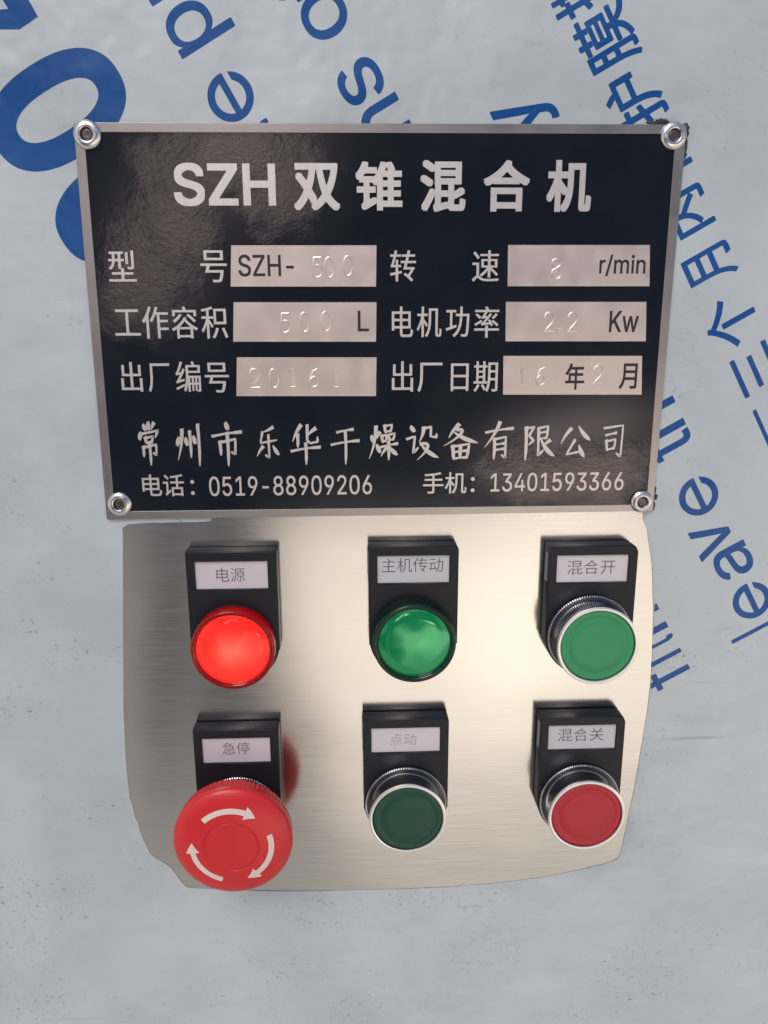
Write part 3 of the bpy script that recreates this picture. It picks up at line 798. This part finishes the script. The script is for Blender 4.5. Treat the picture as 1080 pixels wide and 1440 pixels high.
push_button(76.1, -111.0, 'green_cap', 'bright green push button in a chrome bezel under the 混合开 label', '混合开', (-9.3, 8.5, -2.2, 3.2), 34.7)
push_button(7.6, -180.0, 'shaded_green_cap', 'green push button, shade put into its cap colour, under the pale worn 点动 label', '点动', (-6.2, 4.0, -2.4, 2.6), 35.7, r=14.7, faded=True, chamfer=1.2)
push_button(76.2, -180.7, 'red_cap', 'flat red push button in a chrome bezel under the 混合关 label', '混合关', (-9.5, 8.6, -1.9, 3.6), 35.8, grey=True)

def pilot_lamp(x, z, lens, ring_m, label, text, tbox, top, lit, h=13.6, **kw):
    root = thing('pilot_lamp', label, 'indicator lamp', x, z, .25, 'round pilot lamps')
    legend_holder(root, top, text, tbox, bore=13.4 if lit else 0, **kw)
    co_ = MB(); co_.lathe([(15.6, HH_T-.2), (15.6, HH_T+.5), (15.45, HH_T+.8), (15.0, HH_T+.85)], 96); co_.build('collar', M['black_plastic'], root)
    c = MB(); r = 15.2
    c.lathe([(r, HH_T+.6), (r, h-.9), (r-.15, h-.35), (r-.5, h-.05), (r-.9, h), (r-1.3, h-.1), (r-1.7, h-.45), (r-1.8, h-1.2), (r-2.2, h-1.5)], 96)
    cc = c.build('lens_cap', M[ring_m], root)
    g = MB(); rl = r-1.95
    g.lathe([(rl, h-1.9), (rl, h-1.25), (rl-.3, h-1.0), (rl*.7, h-.62), (rl*.4, h-.2), (rl*.15, h+.06), (0, h+.1)], 96)
    g.build('lens', M[lens], root)
    if lit:
        cup = MB(); cup.lathe([(12.7, h-2.0), (12.6, 8.0), (9.0, .6), (0, .5)], 64); cup.build('reflector', M['reflector'], root)
        ld = bpy.data.lights.new('lamp_bulb', 'POINT'); ld.energy = .0085; ld.color = (1.0, .55, .4); ld.shadow_soft_size = .0025
        lo = bpy.data.objects.new('lamp_bulb', ld); COL.objects.link(lo); lo.parent = root; lo.location = (-.0008, -.0082, -.0005)
    return root
pilot_lamp(-55.6, -112.0, 'red_lens', 'red_ring', 'red round pilot lamp, glowing, under the 电源 label', '电源', (-5.6, 4.6, -2.6, 2.7), 35.3, True, chamfer=.8, hw=16.3)
pilot_lamp(10.2, -110.8, 'green_lens', 'green_ring', 'unlit green round pilot lamp with a glossy lens under the 主机传动 label', '主机传动', (-11.6, 10.8, -1.2, 4.2), 35.3, False, grey=True, chamfer=1.6, hw=16.4)

# emergency stop
es = thing('emergency_stop', 'large red mushroom emergency stop with three white turning arrows under the 急停 label', 'emergency stop', -57.3, -182.3, .25)
legend_holder(es, 35.3, '急停', (-5.4, 4.9, -2.0, 3.1), chamfer=.8, hw=16.2)
k = MB(); k.lathe([(15.7, HH_T-.2), (15.7, HH_T+.4), (15.7, HH_T+1.0), (15.3, HH_T+1.35), (12.0, HH_T+1.8)], 360, tooth=lambda i, j, q: q-(.30 if (i % 4) > 1 and j in (1, 2) else 0))
kr = k.build('knurled_ring', M['dark_chrome'], es); knurl_edge(kr)
k = MB(); k.lathe([(12.4, HH_T+1.2), (12.2, 14.0), (12.6, 17.0)], 64); k.build('collar', M['estop_red'], es)
k = MB(); RE = 21.9
def teeth(i, j, q): return q-(.30 if (i % 4) > 1 and 2 <= j <= 5 else 0)
k.lathe([(11.5, 16.6), (18.5, 16.4), (20.8, 17.0), (21.4, 18.2), (21.6, 20.2), (21.6, 22.2), (21.85, 22.8), (RE, 23.6), (21.75, 24.4), (21.3, 25.1), (20.4, 25.8), (18.5, 26.6), (15, 27.4), (11.4, 27.9), (10.25, 28.0), (10.05, 27.75), (9.75, 27.75), (9.5, 28.1), (6, 28.3), (0, 28.4)], 320, tooth=teeth)
mh = k.build('mushroom_head', M['estop_red'], es)
def arrow(a0, a1, r=14.4, w=1.0):
    b = MB(); n = 20; d = math.copysign(1, a1-a0)
    def hgt(q): return 28.45-.0034*q*q*.62 if False else {True: 27.4}.get(True)
    def surf(q):   # head profile height at radius q
        P_ = [(21.3, 25.1), (20.4, 25.8), (18.5, 26.6), (15, 27.4), (11.4, 27.9), (10.25, 28.0)]
        for (ra, ha), (rb, hb) in zip(P_, P_[1:]):
            if rb <= q <= ra: return ha+(hb-ha)*(ra-q)/(ra-rb)
        return 28.0
    aa = a1-d*17
    V = []; F = []
    for i in range(n+1):
        a = R(a0+(aa-a0)*i/n)
        for q in (r-w, r, r+w): V.append((q*math.cos(a), surf(q)+.07, q*math.sin(a)))
    for i in range(n):
        for j in (0, 1): F.append((i*3+j, i*3+j+1, i*3+3+j+1, i*3+3+j))
    o = len(V); m_ = 8
    for i in range(m_+1):
        t = i/m_; a = R(aa+(a1-aa)*t); hw_ = 2.5*(1-t)
        for q in (r-hw_, r, r+hw_): V.append((q*math.cos(a), surf(q)+.08, q*math.sin(a)))
    for i in range(m_):
        for j in (0, 1): F.append((o+i*3+j, o+i*3+j+1, o+i*3+3+j+1, o+i*3+3+j))
    b.add(V, F); ob = b.build('arrow', M['arrow_white'], mh)
    so = ob.modifiers.new('thickness', 'SOLIDIFY'); so.thickness = .12*MM; so.offset = 0
for a0, a1 in ((133, 51), (17, -69), (-106, -187)): arrow(a0, a1)
